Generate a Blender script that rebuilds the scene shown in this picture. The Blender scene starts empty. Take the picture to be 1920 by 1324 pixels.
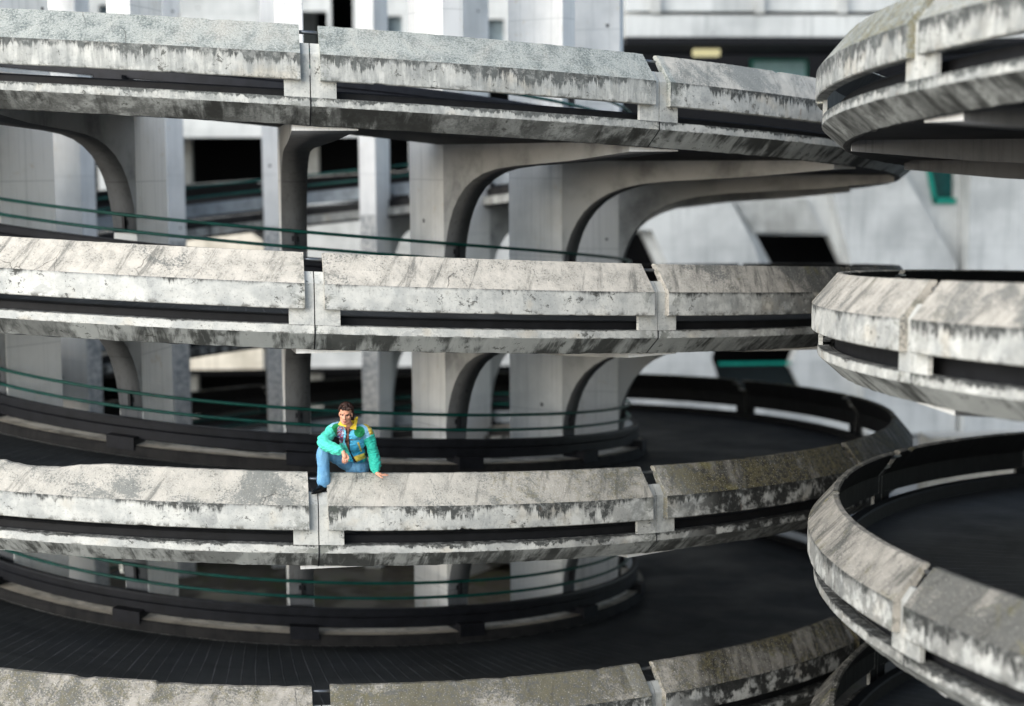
import bpy, bmesh, math, random
from mathutils import Vector, Matrix, noise
random.seed(7)
R = math.radians
sc = bpy.context.scene
COL = sc.collection
# ---------------------------------------------------------------- camera
cd = bpy.data.cameras.new('camera'); cam = bpy.data.objects.new('camera', cd); COL.objects.link(cam)
cd.sensor_width = 36.0; cd.lens = 56.21; cd.clip_start = 0.1; cd.clip_end = 2000
yaw, pit, rol = .0622, .1203, .0041
r_ = Vector((math.cos(yaw), -math.sin(yaw), 0)); f_ = Vector((math.sin(yaw), math.cos(yaw), 0))
F_ = f_*math.cos(pit)+Vector((0, 0, -math.sin(pit))); U_ = f_*math.sin(pit)+Vector((0, 0, math.cos(pit)))
X_ = r_*math.cos(rol)-U_*math.sin(rol); Y_ = r_*math.sin(rol)+U_*math.cos(rol)
M = Matrix((X_, Y_, -F_)).transposed().to_4x4(); M.translation = Vector((2.4995, -30.8808, -1.6715))
cam.matrix_world = M
cd.dof.use_dof = True; cd.dof.focus_distance = 19.6; cd.dof.aperture_fstop = 0.44
sc.camera = cam
# ---------------------------------------------------------------- world, sun, exposure (overcast)
SUN_EL, SUN_AZ = R(25), R(226)
w = bpy.data.worlds.new("World"); sc.world = w; w.use_nodes = True
nt = w.node_tree; bg = nt.nodes['Background']
sky = nt.nodes.new('ShaderNodeTexSky'); sky.sky_type = 'NISHITA'; sky.sun_disc = False
sky.sun_elevation = SUN_EL; sky.sun_rotation = SUN_AZ; sky.air_density = 1.0; sky.dust_density = 1.0; sky.ozone_density = 1.0
hs = nt.nodes.new('ShaderNodeHueSaturation'); hs.inputs['Saturation'].default_value = .75
nt.links.new(sky.outputs[0], hs.inputs['Color']); nt.links.new(hs.outputs[0], bg.inputs[0]); bg.inputs[1].default_value = 0.14
sl = bpy.data.lights.new('sun', 'SUN'); sl.energy = 2.0; sl.angle = R(60); sl.color = (1.0, .99, .965)
so = bpy.data.objects.new('sun', sl); COL.objects.link(so)
d = Vector((math.sin(SUN_AZ)*math.cos(SUN_EL), math.cos(SUN_AZ)*math.cos(SUN_EL), math.sin(SUN_EL)))
so.rotation_euler = d.to_track_quat('Z', 'Y').to_euler()
sc.view_settings.view_transform = 'Standard'; sc.view_settings.look = 'None'; sc.view_settings.gamma = 1
sc.view_settings.exposure = 0.98
sc.cycles.max_bounces = 8; sc.cycles.diffuse_bounces = 4

# ---------------------------------------------------------------- node helpers
def lin(*c):
    return tuple(((x/255)/12.92 if x/255 <= .04045 else ((x/255+.055)/1.055)**2.4) for x in c)+(1,)
class NB:
    def __init__(s, name):
        s.m = bpy.data.materials.new(name); s.m.use_nodes = True; s.t = s.m.node_tree
        s.b = s.t.nodes['Principled BSDF']
    def n(s, typ, ins=None, **kw):
        nd = s.t.nodes.new(typ)
        for k, v in kw.items(): setattr(nd, k, v)
        for k, v in (ins or {}).items():
            if hasattr(v, 'is_output'): s.t.links.new(v, nd.inputs[k])
            else: nd.inputs[k].default_value = v
        return nd
    def math(s, op, a, b=0.0, clamp=False):
        return s.n('ShaderNodeMath', {0: a, 1: b}, operation=op, use_clamp=clamp).outputs[0]
    def ramp(s, v, lo, hi, a=0.0, b=1.0, smooth=True):
        nd = s.n('ShaderNodeMapRange', {0: v, 1: lo, 2: hi, 3: a, 4: b}, interpolation_type='SMOOTHSTEP' if smooth else 'LINEAR')
        return nd.outputs[0]
    def mix(s, f, a, b, mode='MIX'):
        nd = s.t.nodes.new('ShaderNodeMix'); nd.data_type = 'RGBA'; nd.blend_type = mode
        for i, v in ((0, f), (6, a), (7, b)):
            if hasattr(v, 'is_output'): s.t.links.new(v, nd.inputs[i])
            else: nd.inputs[i].default_value = v
        return nd.outputs[2]
    def noise(s, vec, scale, detail=5, rough=.6, dist=0.0):
        nd = s.n('ShaderNodeTexNoise', {'Vector': vec, 'Scale': scale, 'Detail': detail, 'Roughness': rough, 'Distortion': dist})
        return nd.outputs[0]
    def vec(s, x, y, z):
        return s.n('ShaderNodeCombineXYZ', {0: x, 1: y, 2: z}).outputs[0]
    def out(s, col, rough=.85, bump=None, bs=.3, bd=.01, spec=.3):
        for k, v in (('Base Color', col), ('Roughness', rough), ('Specular IOR Level', spec)):
            if hasattr(v, 'is_output'): s.t.links.new(v, s.b.inputs[k])
            else: s.b.inputs[k].default_value = v
        if bump is not None:
            bn = s.n('ShaderNodeBump', {'Strength': bs, 'Distance': bd, 'Height': bump})
            s.t.links.new(bn.outputs[0], s.b.inputs['Normal'])
        return s.m

def k_seed(B):
    return B.math('MULTIPLY', B.n('ShaderNodeAttribute', attribute_name='age').outputs['Fac'], 9.0)
def uvseed(B):
    """u (metres along the arc), v (metres down the section), s (a number of its own for each level)"""
    uv = B.n('ShaderNodeUVMap', uv_map='UVMap').outputs[0]
    sp = B.n('ShaderNodeSeparateXYZ', {0: uv})
    return sp.outputs[0], sp.outputs[1]

def mat_incline():
    B = NB('weathered_concrete_sloping_cap'); u, v = uvseed(B)
    p = B.vec(u, v, 0.0)
    g = B.n('ShaderNodeAttribute', attribute_name='grime_shade').outputs['Fac']
    gl = B.n('ShaderNodeAttribute', attribute_name='lichen').outputs['Fac']
    age = B.n('ShaderNodeAttribute', attribute_name='age').outputs['Fac']; jt = B.n('ShaderNodeAttribute', attribute_name='joint').outputs['Fac']
    big = B.math('ADD', B.noise(p, 1.1, 9, .70, .5), B.math('ADD', B.math('MULTIPLY', g, .05), B.math('MULTIPLY', B.math('SUBTRACT', age, .5), .16))); med = B.noise(p, 4.5, 6, .6)
    streak = B.noise(B.vec(B.math('ADD', B.math('MULTIPLY', u, 5.5), B.math('MULTIPLY', v, 2.4)), B.math('MULTIPLY', v, .9), 0.0), 1.0, 9, .74, .3)
    fine = B.noise(p, 36, 4, .8); pit = B.n('ShaderNodeTexVoronoi', {'Vector': p, 'Scale': 26.0}, feature='F1').outputs['Distance']
    c = B.mix(B.ramp(med, .3, .75), lin(202, 196, 185), lin(168, 164, 155))
    c = B.mix(B.ramp(B.math('ADD', big, B.math('MULTIPLY', B.math('SUBTRACT', fine, .5), .5)), .50, .58, 0, .78), c, lin(106, 109, 107))
    c = B.mix(B.math('MULTIPLY', B.ramp(streak, .52, .66), .72), c, lin(90, 91, 87))
    grey = B.mix(B.ramp(B.math('ADD', B.math('MULTIPLY', med, .4), B.math('MULTIPLY', fine, .6)), .40, .60), lin(98, 108, 107), lin(190, 194, 188))
    c = B.mix(B.math('MULTIPLY', gl, B.ramp(big, .35, .55, .55, 1)), c, grey)
    c = B.mix(B.math('MULTIPLY', jt, B.ramp(B.noise(p, 6, 6, .7), .52, .60, 0, .7)), c, lin(100, 104, 98))
    moss = B.math('MULTIPLY', B.ramp(B.noise(p, 2.6, 6, .7, .6), .55, .68), B.math('MULTIPLY', g, .8))
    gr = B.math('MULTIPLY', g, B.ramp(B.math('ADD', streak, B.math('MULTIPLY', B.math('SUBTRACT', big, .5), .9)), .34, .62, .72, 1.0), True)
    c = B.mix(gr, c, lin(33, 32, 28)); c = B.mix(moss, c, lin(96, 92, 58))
    pale = B.math('MULTIPLY', B.ramp(B.noise(p, 16, 4, .6), .62, .7), B.math('MULTIPLY', g, .3))
    c = B.mix(pale, c, lin(190, 184, 164))
    ml = B.n('ShaderNodeAttribute', attribute_name='moss').outputs['Fac']
    c = B.mix(B.math('MULTIPLY', ml, B.ramp(B.math('ADD', B.noise(p, 13, 7, .75), B.math('MULTIPLY', B.math('SUBTRACT', big, .5), .5)), .50, .60)), c, lin(116, 107, 70))
    sp = B.ramp(B.math('ADD', fine, B.math('MULTIPLY', B.math('SUBTRACT', med, .5), .5)), .55, .68, 0, .6); c = B.mix(sp, c, lin(92, 92, 88))
    sp2 = B.ramp(B.noise(p, 55, 2, .6), .62, .7, 0, .5); c = B.mix(sp2, c, lin(236, 232, 222))
    ck = B.n('ShaderNodeTexVoronoi', {'Vector': B.mix(.25, p, B.n('ShaderNodeTexNoise', {'Vector': p, 'Scale': 3.0, 'Detail': 6.0}).outputs[1]), 'Scale': 2.2}, feature='DISTANCE_TO_EDGE').outputs['Distance']
    crack = B.math('MULTIPLY', B.ramp(ck, .004, .011, 1, 0), B.ramp(B.noise(p, .9, 2), .60, .64))
    c = B.mix(B.math('MULTIPLY', crack, .6), c, lin(60, 58, 54))
    dots = B.math('MULTIPLY', B.ramp(pit, .05, .10, 1, 0), B.ramp(B.noise(p, 1.7, 2), .5, .6)); c = B.mix(B.math('MULTIPLY', dots, .7), c, lin(70, 68, 62))
    h = B.math('ADD', B.math('MULTIPLY', fine, .5), B.math('SUBTRACT', med, B.math('MULTIPLY', crack, .8)))
    return B.out(c, .9, h, .5, .012)

def mat_face():
    """vertical faces: pale with dark drip stains hanging from the upper arris; v runs 0 at the arris"""
    B = NB('weathered_concrete_face'); u, v = uvseed(B); p = B.vec(u, v, 3.3)
    g = B.n('ShaderNodeAttribute', attribute_name='grime_shade').outputs['Fac']
    gl = B.n('ShaderNodeAttribute', attribute_name='lichen').outputs['Fac']
    vv = B.n('ShaderNodeAttribute', attribute_name='down').outputs['Fac']
    age = B.n('ShaderNodeAttribute', attribute_name='age').outputs['Fac']; jt = B.n('ShaderNodeAttribute', attribute_name='joint').outputs['Fac']
    med = B.noise(p, 3.2, 6, .6); big = B.noise(p, .9, 5, .6)
    st = B.noise(B.vec(B.math('MULTIPLY', u, 14.0), B.math('MULTIPLY', vv, .7), big), 1.0, 6, .65)
    st2 = B.noise(B.vec(B.math('MULTIPLY', u, 3.2), B.math('MULTIPLY', vv, .8), 7.0), 1.0, 5, .7, .3)
    c = B.mix(B.ramp(med, .35, .7), lin(204, 204, 198), lin(170, 172, 169))
    warm = B.ramp(B.noise(p, 2.0, 3), .56, .7, 0, .35); c = B.mix(warm, c, lin(196, 183, 160))
    patch = B.ramp(B.noise(p, 2.4, 9, .78, .5), .56, .60, 0, .35); c = B.mix(patch, c, lin(128, 131, 132))
    dr_ = B.n('ShaderNodeAttribute', attribute_name='drip').outputs['Fac']
    fs = B.noise(B.vec(B.math('MULTIPLY', u, 40.0), B.math('MULTIPLY', vv, .9), big), 1.0, 4, .7)
    L = B.math('MULTIPLY', B.ramp(B.math('ADD', B.noise(B.vec(B.math('MULTIPLY', u, 1.15), k_seed(B), 0.0), 1.0, 5, .65), B.math('MULTIPLY', B.math('SUBTRACT', age, .5), .2)), .36, .62, .10, 1.0), B.math('ADD', B.math('MULTIPLY', dr_, .95), .12))
    sk = B.math('ADD', B.math('MULTIPLY', B.ramp(st, .30, .70, 0, .9), 1.0), B.math('MULTIPLY', B.ramp(fs, .3, .7, 0, .5), 1.0))
    drip = B.math('MULTIPLY', B.ramp(B.math('SUBTRACT', vv, B.math('MULTIPLY', L, sk)), -.10, .10, 1, 0), B.ramp(B.noise(p, 11.0, 6, .75), .36, .54, .35, .95))
    st_ = B.math('MULTIPLY', B.ramp(fs, .56, .72), B.ramp(st2, .45, .62)); c = B.mix(B.math('MULTIPLY', st_, .4), c, lin(104, 106, 104))
    c = B.mix(drip, c, lin(48, 50, 49))
    c = B.mix(B.math('MULTIPLY', jt, B.ramp(B.noise(p, 5, 7, .75, .5), .50, .56, 0, .75)), c, lin(88, 93, 84))
    rust = B.math('MULTIPLY', B.ramp(B.noise(B.vec(B.math('MULTIPLY', u, 5.0), B.math('MULTIPLY', vv, .5), 4.0), 1.0, 5, .6), .66, .74), B.ramp(B.noise(p, .8, 2), .5, .6)); c = B.mix(B.math('MULTIPLY', rust, .5), c, lin(140, 104, 70))
    low = B.math('MULTIPLY', B.ramp(vv, .8, 1.0), B.ramp(B.noise(p, 7.0, 6, .7), .5, .6)); c = B.mix(B.math('MULTIPLY', low, .75), c, lin(74, 72, 66))
    c = B.mix(B.math('MULTIPLY', gl, B.ramp(st, .38, .6, .1, .6)), c, lin(112, 116, 114))
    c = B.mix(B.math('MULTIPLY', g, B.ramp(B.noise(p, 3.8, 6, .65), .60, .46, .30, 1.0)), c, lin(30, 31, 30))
    bl = B.ramp(B.math('ADD', B.noise(p, 9.0, 7, .8, .4), B.math('MULTIPLY', B.math('SUBTRACT', B.noise(p, 1.3, 3), .5), .4)), .61, .65, 0, .85); c = B.mix(bl, c, lin(66, 66, 62))
    fine = B.noise(p, 42, 4, .7); c = B.mix(B.ramp(fine, .55, .7, 0, .45), c, lin(96, 96, 92))
    h = B.math('ADD', B.math('MULTIPLY', fine, .4), med)
    return B.out(c, .85, h, .4, .01)

def mat_bevel():
    B = NB('stained_concrete_drip_edge'); u, v = uvseed(B); p = B.vec(u, v, 9.1)
    g = B.n('ShaderNodeAttribute', attribute_name='grime_shade').outputs['Fac']
    gl = B.n('ShaderNodeAttribute', attribute_name='lichen').outputs['Fac']
    st = B.noise(B.vec(B.math('MULTIPLY', u, 5.5), B.math('MULTIPLY', v, 1.2), 1.0), 1.0, 6, .7, .5); big = B.noise(p, 1.0, 4)
    dr_ = B.n('ShaderNodeAttribute', attribute_name='drip').outputs['Fac']
    c = B.mix(B.ramp(B.math('ADD', B.noise(p, .8, 4), B.math('MULTIPLY', B.math('SUBTRACT', st, .5), .8)), .36, .56), lin(74, 76, 74), lin(178, 181, 178))
    c = B.mix(B.ramp(big, .5, .62, 0, .6), c, lin(92, 94, 92))
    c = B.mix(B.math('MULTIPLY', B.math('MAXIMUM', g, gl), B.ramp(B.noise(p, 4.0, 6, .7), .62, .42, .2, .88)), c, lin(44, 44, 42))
    bl = B.ramp(B.noise(p, 8.0, 6, .75), .58, .64, 0, .7); c = B.mix(bl, c, lin(52, 52, 48))
    return B.out(c, .85, st, .3, .01)

def mat_plain(name, base, dark, sc1=1.2, amt=.5, streak=True, rough=.85, warm=None):
    B = NB(name)
    ob = B.n('ShaderNodeTexCoord').outputs['Object']; geo = B.n('ShaderNodeNewGeometry').outputs['Position']
    sp = B.n('ShaderNodeSeparateXYZ', {0: geo})
    n1 = B.noise(geo, sc1, 6, .62)
    c = B.mix(B.ramp(n1, .42, .72, 0, amt), base, dark)
    if streak:
        s1 = B.noise(B.vec(B.math('MULTIPLY', sp.outputs[0], 6.0), B.math('MULTIPLY', sp.outputs[1], 6.0), B.math('MULTIPLY', sp.outputs[2], .35)), 1.0, 5, .65)
        c = B.mix(B.ramp(s1, .5, .75, 0, amt), c, dark)
    if warm: c = B.mix(B.ramp(B.noise(geo, 3.1, 5, .7), .60, .72, 0, .6), c, warm)
    if streak:
        zz = B.math('ABSOLUTE', B.math('SUBTRACT', B.math('FRACT', B.math('DIVIDE', B.math('ADD', sp.outputs[2], B.math('MULTIPLY', n1, .03)), 1.31)), .5))
        c = B.mix(B.math('MULTIPLY', B.ramp(zz, .004, .014, 1, 0), .45), c, dark)
        hole = B.n('ShaderNodeTexVoronoi', {'Vector': geo, 'Scale': 1.5, 'Randomness': .35}, feature='F1').outputs['Distance']
        c = B.mix(B.math('MULTIPLY', B.ramp(hole, .045, .065, 1, 0), .8), c, lin(50, 50, 50))
        s3 = B.noise(B.vec(B.math('MULTIPLY', sp.outputs[0], 22.0), B.math('MULTIPLY', sp.outputs[1], 22.0), B.math('MULTIPLY', sp.outputs[2], .25)), 1.0, 4, .6)
        c = B.mix(B.ramp(s3, .54, .68, 0, .4), c, dark)
    fine = B.noise(geo, 60, 3, .6)
    c = B.mix(B.ramp(fine, .58, .72, 0, .18), c, dark)
    return B.out(c, rough, B.math('ADD', n1, B.math('MULTIPLY', fine, .3)), .25, .01)

def mat_mottled():
    B = NB('mottled_concrete'); geo = B.n('ShaderNodeNewGeometry').outputs['Position']
    n = B.noise(geo, 11, 6, .75, .3); c = B.mix(B.ramp(n, .36, .62), lin(138, 142, 145), lin(212, 211, 206))
    c = B.mix(B.ramp(B.noise(geo, 19, 4, .7), .60, .70, 0, .5), c, lin(88, 88, 86))
    return B.out(c, .9, n, .4, .01)

def mat_road():
    B = NB('dark_grooved_asphalt'); u, v = uvseed(B)
    uu = B.math('ADD', u, B.math('MULTIPLY', v, .10))
    f = B.math('FRACT', B.math('DIVIDE', uu, .27)); gv = B.ramp(B.math('ABSOLUTE', B.math('SUBTRACT', f, .5)), .0, .07, 1, 0)
    p = B.vec(u, v, 0.0); n1 = B.noise(p, .6, 5); fine = B.noise(p, 60, 3, .7)
    c = B.mix(B.ramp(n1, .35, .7), lin(30, 33, 35), lin(46, 49, 51))
    c = B.mix(B.math('MULTIPLY', gv, B.ramp(B.noise(p, 1.6, 5, .7), .35, .65, .1, .7)), c, lin(112, 114, 120))
    trk = B.math('ABSOLUTE', B.math('SUBTRACT', B.math('FRACT', B.math('DIVIDE', v, 1.7)), .5)); c = B.mix(B.math('MULTIPLY', B.ramp(trk, .12, .30, 1, 0), .45), c, lin(50, 53, 54))
    oil = B.ramp(B.noise(p, 1.3, 6, .7), .60, .68, 0, .7); c = B.mix(oil, c, lin(22, 22, 25))
    c = B.mix(B.ramp(B.noise(B.vec(B.math('MULTIPLY', u, .3), B.math('MULTIPLY', v, 1.7), 2.0), 1.0, 3), .48, .62, 0, .55), c, lin(24, 27, 29))
    c = B.mix(B.ramp(B.noise(p, 23, 2, .5), .73, .76, 0, .5), c, lin(130, 130, 128))
    return B.out(c, B.ramp(n1, .3, .7, .5, .75), B.math('SUBTRACT', B.math('MULTIPLY', fine, .4), gv), .5, .01, .3)

def simple(name, c, rough=.5, metal=0, vary=.2, emit=None):
    B = NB(name); geo = B.n('ShaderNodeNewGeometry').outputs['Position']
    n = B.noise(geo, 5, 5, .65); d = tuple(x*(1-vary*1.6) for x in c[:3])+(1,)
    col = B.mix(B.ramp(n, .35, .7), c, d)
    B.out(col, rough); B.b.inputs['Metallic'].default_value = metal
    if emit: B.b.inputs['Emission Color'].default_value = c; B.b.inputs['Emission Strength'].default_value = emit
    return B.m

def mat_ground():
    B = NB('wet_mossy_ground'); geo = B.n('ShaderNodeNewGeometry').outputs['Position']
    n = B.noise(geo, .5, 6, .65); m2 = B.noise(geo, 2.6, 6, .7)
    dd = B.n('ShaderNodeVectorMath', {0: geo, 1: (0, 0, -11)}, operation='DISTANCE').outputs['Value']
    c = B.mix(B.ramp(n, .35, .65), lin(62, 55, 45), lin(90, 82, 68))
    c = B.mix(B.ramp(m2, .5, .64, 0, .85), c, lin(70, 72, 34))
    c = B.mix(B.ramp(B.noise(geo, 14, 4), .6, .68, 0, .6), c, lin(150, 138, 110))
    c = B.mix(B.ramp(dd, 9, 15), c, B.mix(B.ramp(n, .35, .65), lin(84, 86, 86), lin(120, 121, 119)))
    wet = B.ramp(B.noise(geo, .35, 3), .45, .58)
    return B.out(c, B.ramp(wet, 0, 1, .85, .3), m2, .3, .02, .5)

MT = dict(inc=mat_incline(), face=mat_face(), bev=mat_bevel(), road=mat_road(), ground=mat_ground(), mott=mat_mottled(),
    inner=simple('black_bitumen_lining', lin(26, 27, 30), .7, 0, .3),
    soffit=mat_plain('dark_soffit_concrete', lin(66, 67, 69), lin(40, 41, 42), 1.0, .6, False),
    side=mat_plain('pale_column_concrete', lin(232, 232, 230), lin(186, 188, 186), .8, .5, True, .85, lin(204, 194, 176)),
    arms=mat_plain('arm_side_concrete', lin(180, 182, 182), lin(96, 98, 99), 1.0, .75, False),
    edge=mat_plain('dark_edge_concrete', lin(98, 100, 103), lin(64, 66, 68), 1.5, .5, True),
    curb=mat_plain('kerb_top_concrete', lin(206, 197, 181), lin(92, 88, 80), 2.5, .8, False),
    curbf=mat_plain('dark_kerb_face', lin(46, 45, 44), lin(22, 22, 24), 3, .8, True),  # kerb face darker than the kerb top
    band=simple('black_guard_band', lin(30, 31, 36), .55, 0, .35),
    bandb=simple('galvanised_band_back', lin(150, 158, 164), .6, 0, .2),
    rail=simple('green_painted_rail', lin(12, 80, 72), .4, 0, .25),
    rod=simple('galvanised_rod', lin(120, 124, 128), .35, .8, .2),
    wall=mat_plain('white_facade_concrete', lin(194, 197, 196), lin(136, 140, 141), .45, .6, True),
    wallb=mat_plain('stained_facade_concrete', lin(180, 182, 180), lin(120, 122, 118), .9, .6, True),
    cream=mat_plain('cream_streaked_wall', lin(206, 200, 186), lin(140, 134, 120), .9, .7, True),
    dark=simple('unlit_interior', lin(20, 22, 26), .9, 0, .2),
    teal=simple('teal_painted_metal', lin(16, 134, 118), .4, 0, .2),
    glass=simple('pale_blue_glazing', lin(150, 196, 206), .15, 0, .1),
    lamp=simple('warm_lamp_glow', lin(214, 206, 160), .4, 0, .1, .45),
)

# ---------------------------------------------------------------- object helpers
def link(name, me, mats, parent=None, smooth=False):
    for m in mats: me.materials.append(m)
    if smooth:
        for p in me.polygons: p.use_smooth = True
    o = bpy.data.objects.new(name, me); COL.objects.link(o)
    if parent: o.parent = parent
    return o
def tag(o, label=None, cat=None, group=None, kind=None):
    for k, v in (('label', label), ('category', cat), ('group', group), ('kind', kind)):
        if v: o[k] = v
    return o
def empty(name, loc=(0, 0, 0), **kw):
    o = bpy.data.objects.new(name, None); COL.objects.link(o); o.location = loc; o.empty_display_size = .3
    return tag(o, **kw)
def child_fix(o, par):
    """geometry is written in world space: keep it there under a moved Empty"""
    o.parent = par; o.matrix_parent_inverse = Matrix.Translation(par.location).inverted()
def bm_obj(name, bm, mats, parent=None, smooth=False):
    me = bpy.data.meshes.new(name); bm.normal_update(); bm.to_mesh(me); bm.free()
    o = link(name, me, mats, None, smooth)
    if parent: child_fix(o, parent)
    return o
def box(bm, x0, x1, y0, y1, z0, z1, mi=0):
    v = [bm.verts.new(c) for c in ((x0, y0, z0), (x1, y0, z0), (x1, y1, z0), (x0, y1, z0), (x0, y0, z1), (x1, y0, z1), (x1, y1, z1), (x0, y1, z1))]
    for i in ((0, 3, 2, 1), (4, 5, 6, 7), (0, 1, 5, 4), (1, 2, 6, 5), (2, 3, 7, 6), (3, 0, 4, 7)):
        f = bm.faces.new([v[j] for j in i]); f.material_index = mi

# ---------------------------------------------------------------- the two helices
H = 2.7
class Tower:
    def __init__(s, cx, cy, z0, P, phase, lo, hi, tid, sgn):
        s.cx, s.cy, s.z0, s.P, s.ph, s.lo, s.hi, s.tid, s.sgn = cx, cy, z0, P, phase, lo, hi, tid, sgn
    def z(s, k, phi): return s.z0-k*H-s.P*phi/2/math.pi
    def pt(s, k, r, phi, dz): return (s.cx+r*math.sin(phi), s.cy-r*math.cos(phi), s.z(k, phi)+dz)
TA = Tower(0, 0, 0, 4.1411, .1131, -110, 250, 0, 1)
TB = Tower(18.77, -14.85, .815, -3.985, -1.438, -250, 110, 1, -1)
J = math.pi/8

def grime_shade_at(T, k, phi):
    """black growth plus painted-in shade between the towers, per stretch of parapet (0..1)"""
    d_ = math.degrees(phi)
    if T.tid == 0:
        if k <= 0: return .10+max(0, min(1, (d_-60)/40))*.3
        g = max(0, min(1, (d_-27)/(7 if k >= 2 else 22)))  # right-hand stretches: grime and the other tower's occlusion, both put into the colour
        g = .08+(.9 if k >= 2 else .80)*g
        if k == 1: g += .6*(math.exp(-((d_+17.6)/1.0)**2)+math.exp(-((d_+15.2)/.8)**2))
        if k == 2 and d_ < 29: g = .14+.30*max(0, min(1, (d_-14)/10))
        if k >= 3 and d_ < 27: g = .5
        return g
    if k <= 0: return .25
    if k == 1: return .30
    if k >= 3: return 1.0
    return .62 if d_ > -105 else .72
def drip_at(T, k, phi):
    d_ = math.degrees(phi)
    if T.tid == 0: return {0: .5, 1: .12, 2: .8 if 7 < d_ < 28 else .35, 3: .6, 4: .5}.get(k, .5)
    return {0: .6, 1: .45}.get(k, .65)
def lichen_at(T, k, phi):
    if T.tid == 0 and k <= 0: return .85 if math.degrees(phi) < 30 else .25
    if T.tid == 1 and k <= 0: return .8
    if T.tid == 0 and k == 2: return .15
    return 0.0

def age_of(T, k, ph):
    q = math.floor((ph-T.ph)/J)
    if T.tid == 0 and k == 1: return .12 if q <= 0 else .45
    if T.tid == 0 and k == 2 and q == 0: return .42
    return random.Random(q*131+k*17+T.tid*7+5).random()
def joint_of(T, ph):
    x = ((ph-T.ph)/J) % 1.0; return math.exp(-(min(x, 1-x)*J*11.7/.28)**2)
def sweep(name, T, k, prof, phis, mats, midx, parent, down=None, closed=True, disp=None, caps=True, smooth=False):
    """carry a closed section (r, z) round the helix; midx = material of the strip that starts at each point"""
    n, m = len(prof), len(phis)
    vs = []; vlen = [0]
    for i in range(n):
        a, b = prof[i], prof[(i+1) % n]; vlen.append(vlen[-1]+math.hypot(a[0]-b[0], a[1]-b[1]))
    for j, ph in enumerate(phis):
        for i, (r, z) in enumerate(prof):
            dr, dz = disp(ph, i) if disp else (0, 0)
            vs.append(T.pt(k, r+dr, ph, z+dz))
    fs, mi, uvs = [], [], []
    so_ = k*41.7+T.tid*333.3
    rng = range(n) if closed else range(n-1)
    for j in range(m-1):
        u0, u1 = phis[j]*11.6+so_, phis[j+1]*11.6+so_
        for i in rng:
            i2 = (i+1) % n
            fs.append((j*n+i, j*n+i2, (j+1)*n+i2, (j+1)*n+i)); mi.append(midx[i])
            uvs += [(u0, vlen[i]), (u0, vlen[i+1]), (u1, vlen[i+1]), (u1, vlen[i])]
    if caps and closed:
        for fc, uu in ((tuple(range(n))[::-1], phis[0]*11.6+so_), (tuple((m-1)*n+i for i in range(n)), phis[-1]*11.6+so_)):
            fs.append(fc); mi.append(midx[0]); uvs += [(uu+prof[i % n][0], prof[i % n][1]) for i in [q % n for q in fc]]
    me = bpy.data.meshes.new(name); me.from_pydata(vs, [], fs); me.update()
    uvl = me.uv_layers.new(name='UVMap')
    flat = [c for t in uvs for c in t]; uvl.data.foreach_set('uv', flat)
    me.polygons.foreach_set('material_index', mi)
    for nm_, fn_ in (('age', lambda ph: age_of(T, k, min(max(ph, phis[0]+.002), phis[-1]-.002))), ('joint', lambda ph: joint_of(T, ph)), ('grime_shade', lambda ph: grime_shade_at(T, k, ph)), ('lichen', lambda ph: lichen_at(T, k, ph)), ('drip', lambda ph: drip_at(T, k, ph)), ('moss', lambda ph: (.6 if T.tid and k <= 0 else 0) + (.35 if not T.tid and (k == 3 or (k == 2 and ph > .3)) else 0))):
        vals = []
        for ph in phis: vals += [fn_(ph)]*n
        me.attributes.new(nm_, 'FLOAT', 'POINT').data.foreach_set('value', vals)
    me.attributes.new('down', 'FLOAT', 'POINT').data.foreach_set('value', (list(down) if down else [.5]*n)*m)
    # outward faces
    bm = bmesh.new(); bm.from_mesh(me); bmesh.ops.recalc_face_normals(bm, faces=bm.faces); bm.to_mesh(me); bm.free()
    o = link(name, me, mats, None, smooth)
    if parent: child_fix(o, parent)
    return o

def lerp(a, b, n): return [(a[0]+(b[0]-a[0])*i/n, a[1]+(b[1]-a[1])*i/n) for i in range(n)]
def frange(a, b, step):
    n = max(2, int(abs(b-a)/step)+1); return [a+(b-a)*i/n for i in range(n+1)]

def panel_profile():
    pr = []; mi = []; dn = []
    def seg(a, b, n, m, d0, d1):
        for i, q in enumerate(lerp(a, b, n)): pr.append(q); mi.append(m); dn.append(d0+(d1-d0)*i/n)
    seg((11.455, -.02), (11.475, 0), 1, 0, 0, 0)
    seg((11.475, 0), (11.535, 0), 1, 0, 0, 0)
    seg((11.535, 0), (11.83, -.352), 7, 0, 0, 1)
    seg((11.83, -.352), (11.832, -.65), 6, 1, 0, 1)
    seg((11.832, -.65), (11.82, -.662), 1, 1, 1, 1)
    seg((11.82, -.662), (11.70, -.662), 1, 1, 1, 1)
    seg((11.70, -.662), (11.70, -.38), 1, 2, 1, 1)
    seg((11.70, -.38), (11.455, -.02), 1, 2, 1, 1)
    return pr, mi, dn
PP, PM, PD = panel_profile()
def spall(T, k, ph):
    """depth lost from the top arris by spalling"""
    d_ = math.degrees(ph)
    s = max(0, noise.noise((ph*30+k*7.3+T.tid*50, k*3.1, 0))-.42)*.12
    if T.tid == 0 and k == 2 and -19.6 < d_ < -6.0:
        e = min(1, (d_+19.6)/.35, (-6.0-d_)/2.2)
        a = noise.noise((ph*14+3.3, 5.1, 0)); b = noise.noise((ph*75, 1.1, 0))
        s += max(0, e)*max(.012, .028+.055*a+.022*b+.05*math.exp(-((d_+9.6)/2.0)**2))
    if T.tid == 0 and k == 3 and -3.5 < d_ < 6.0: s += .02+.012*noise.noise((ph*60, 2.2, 0))
    return s
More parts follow.
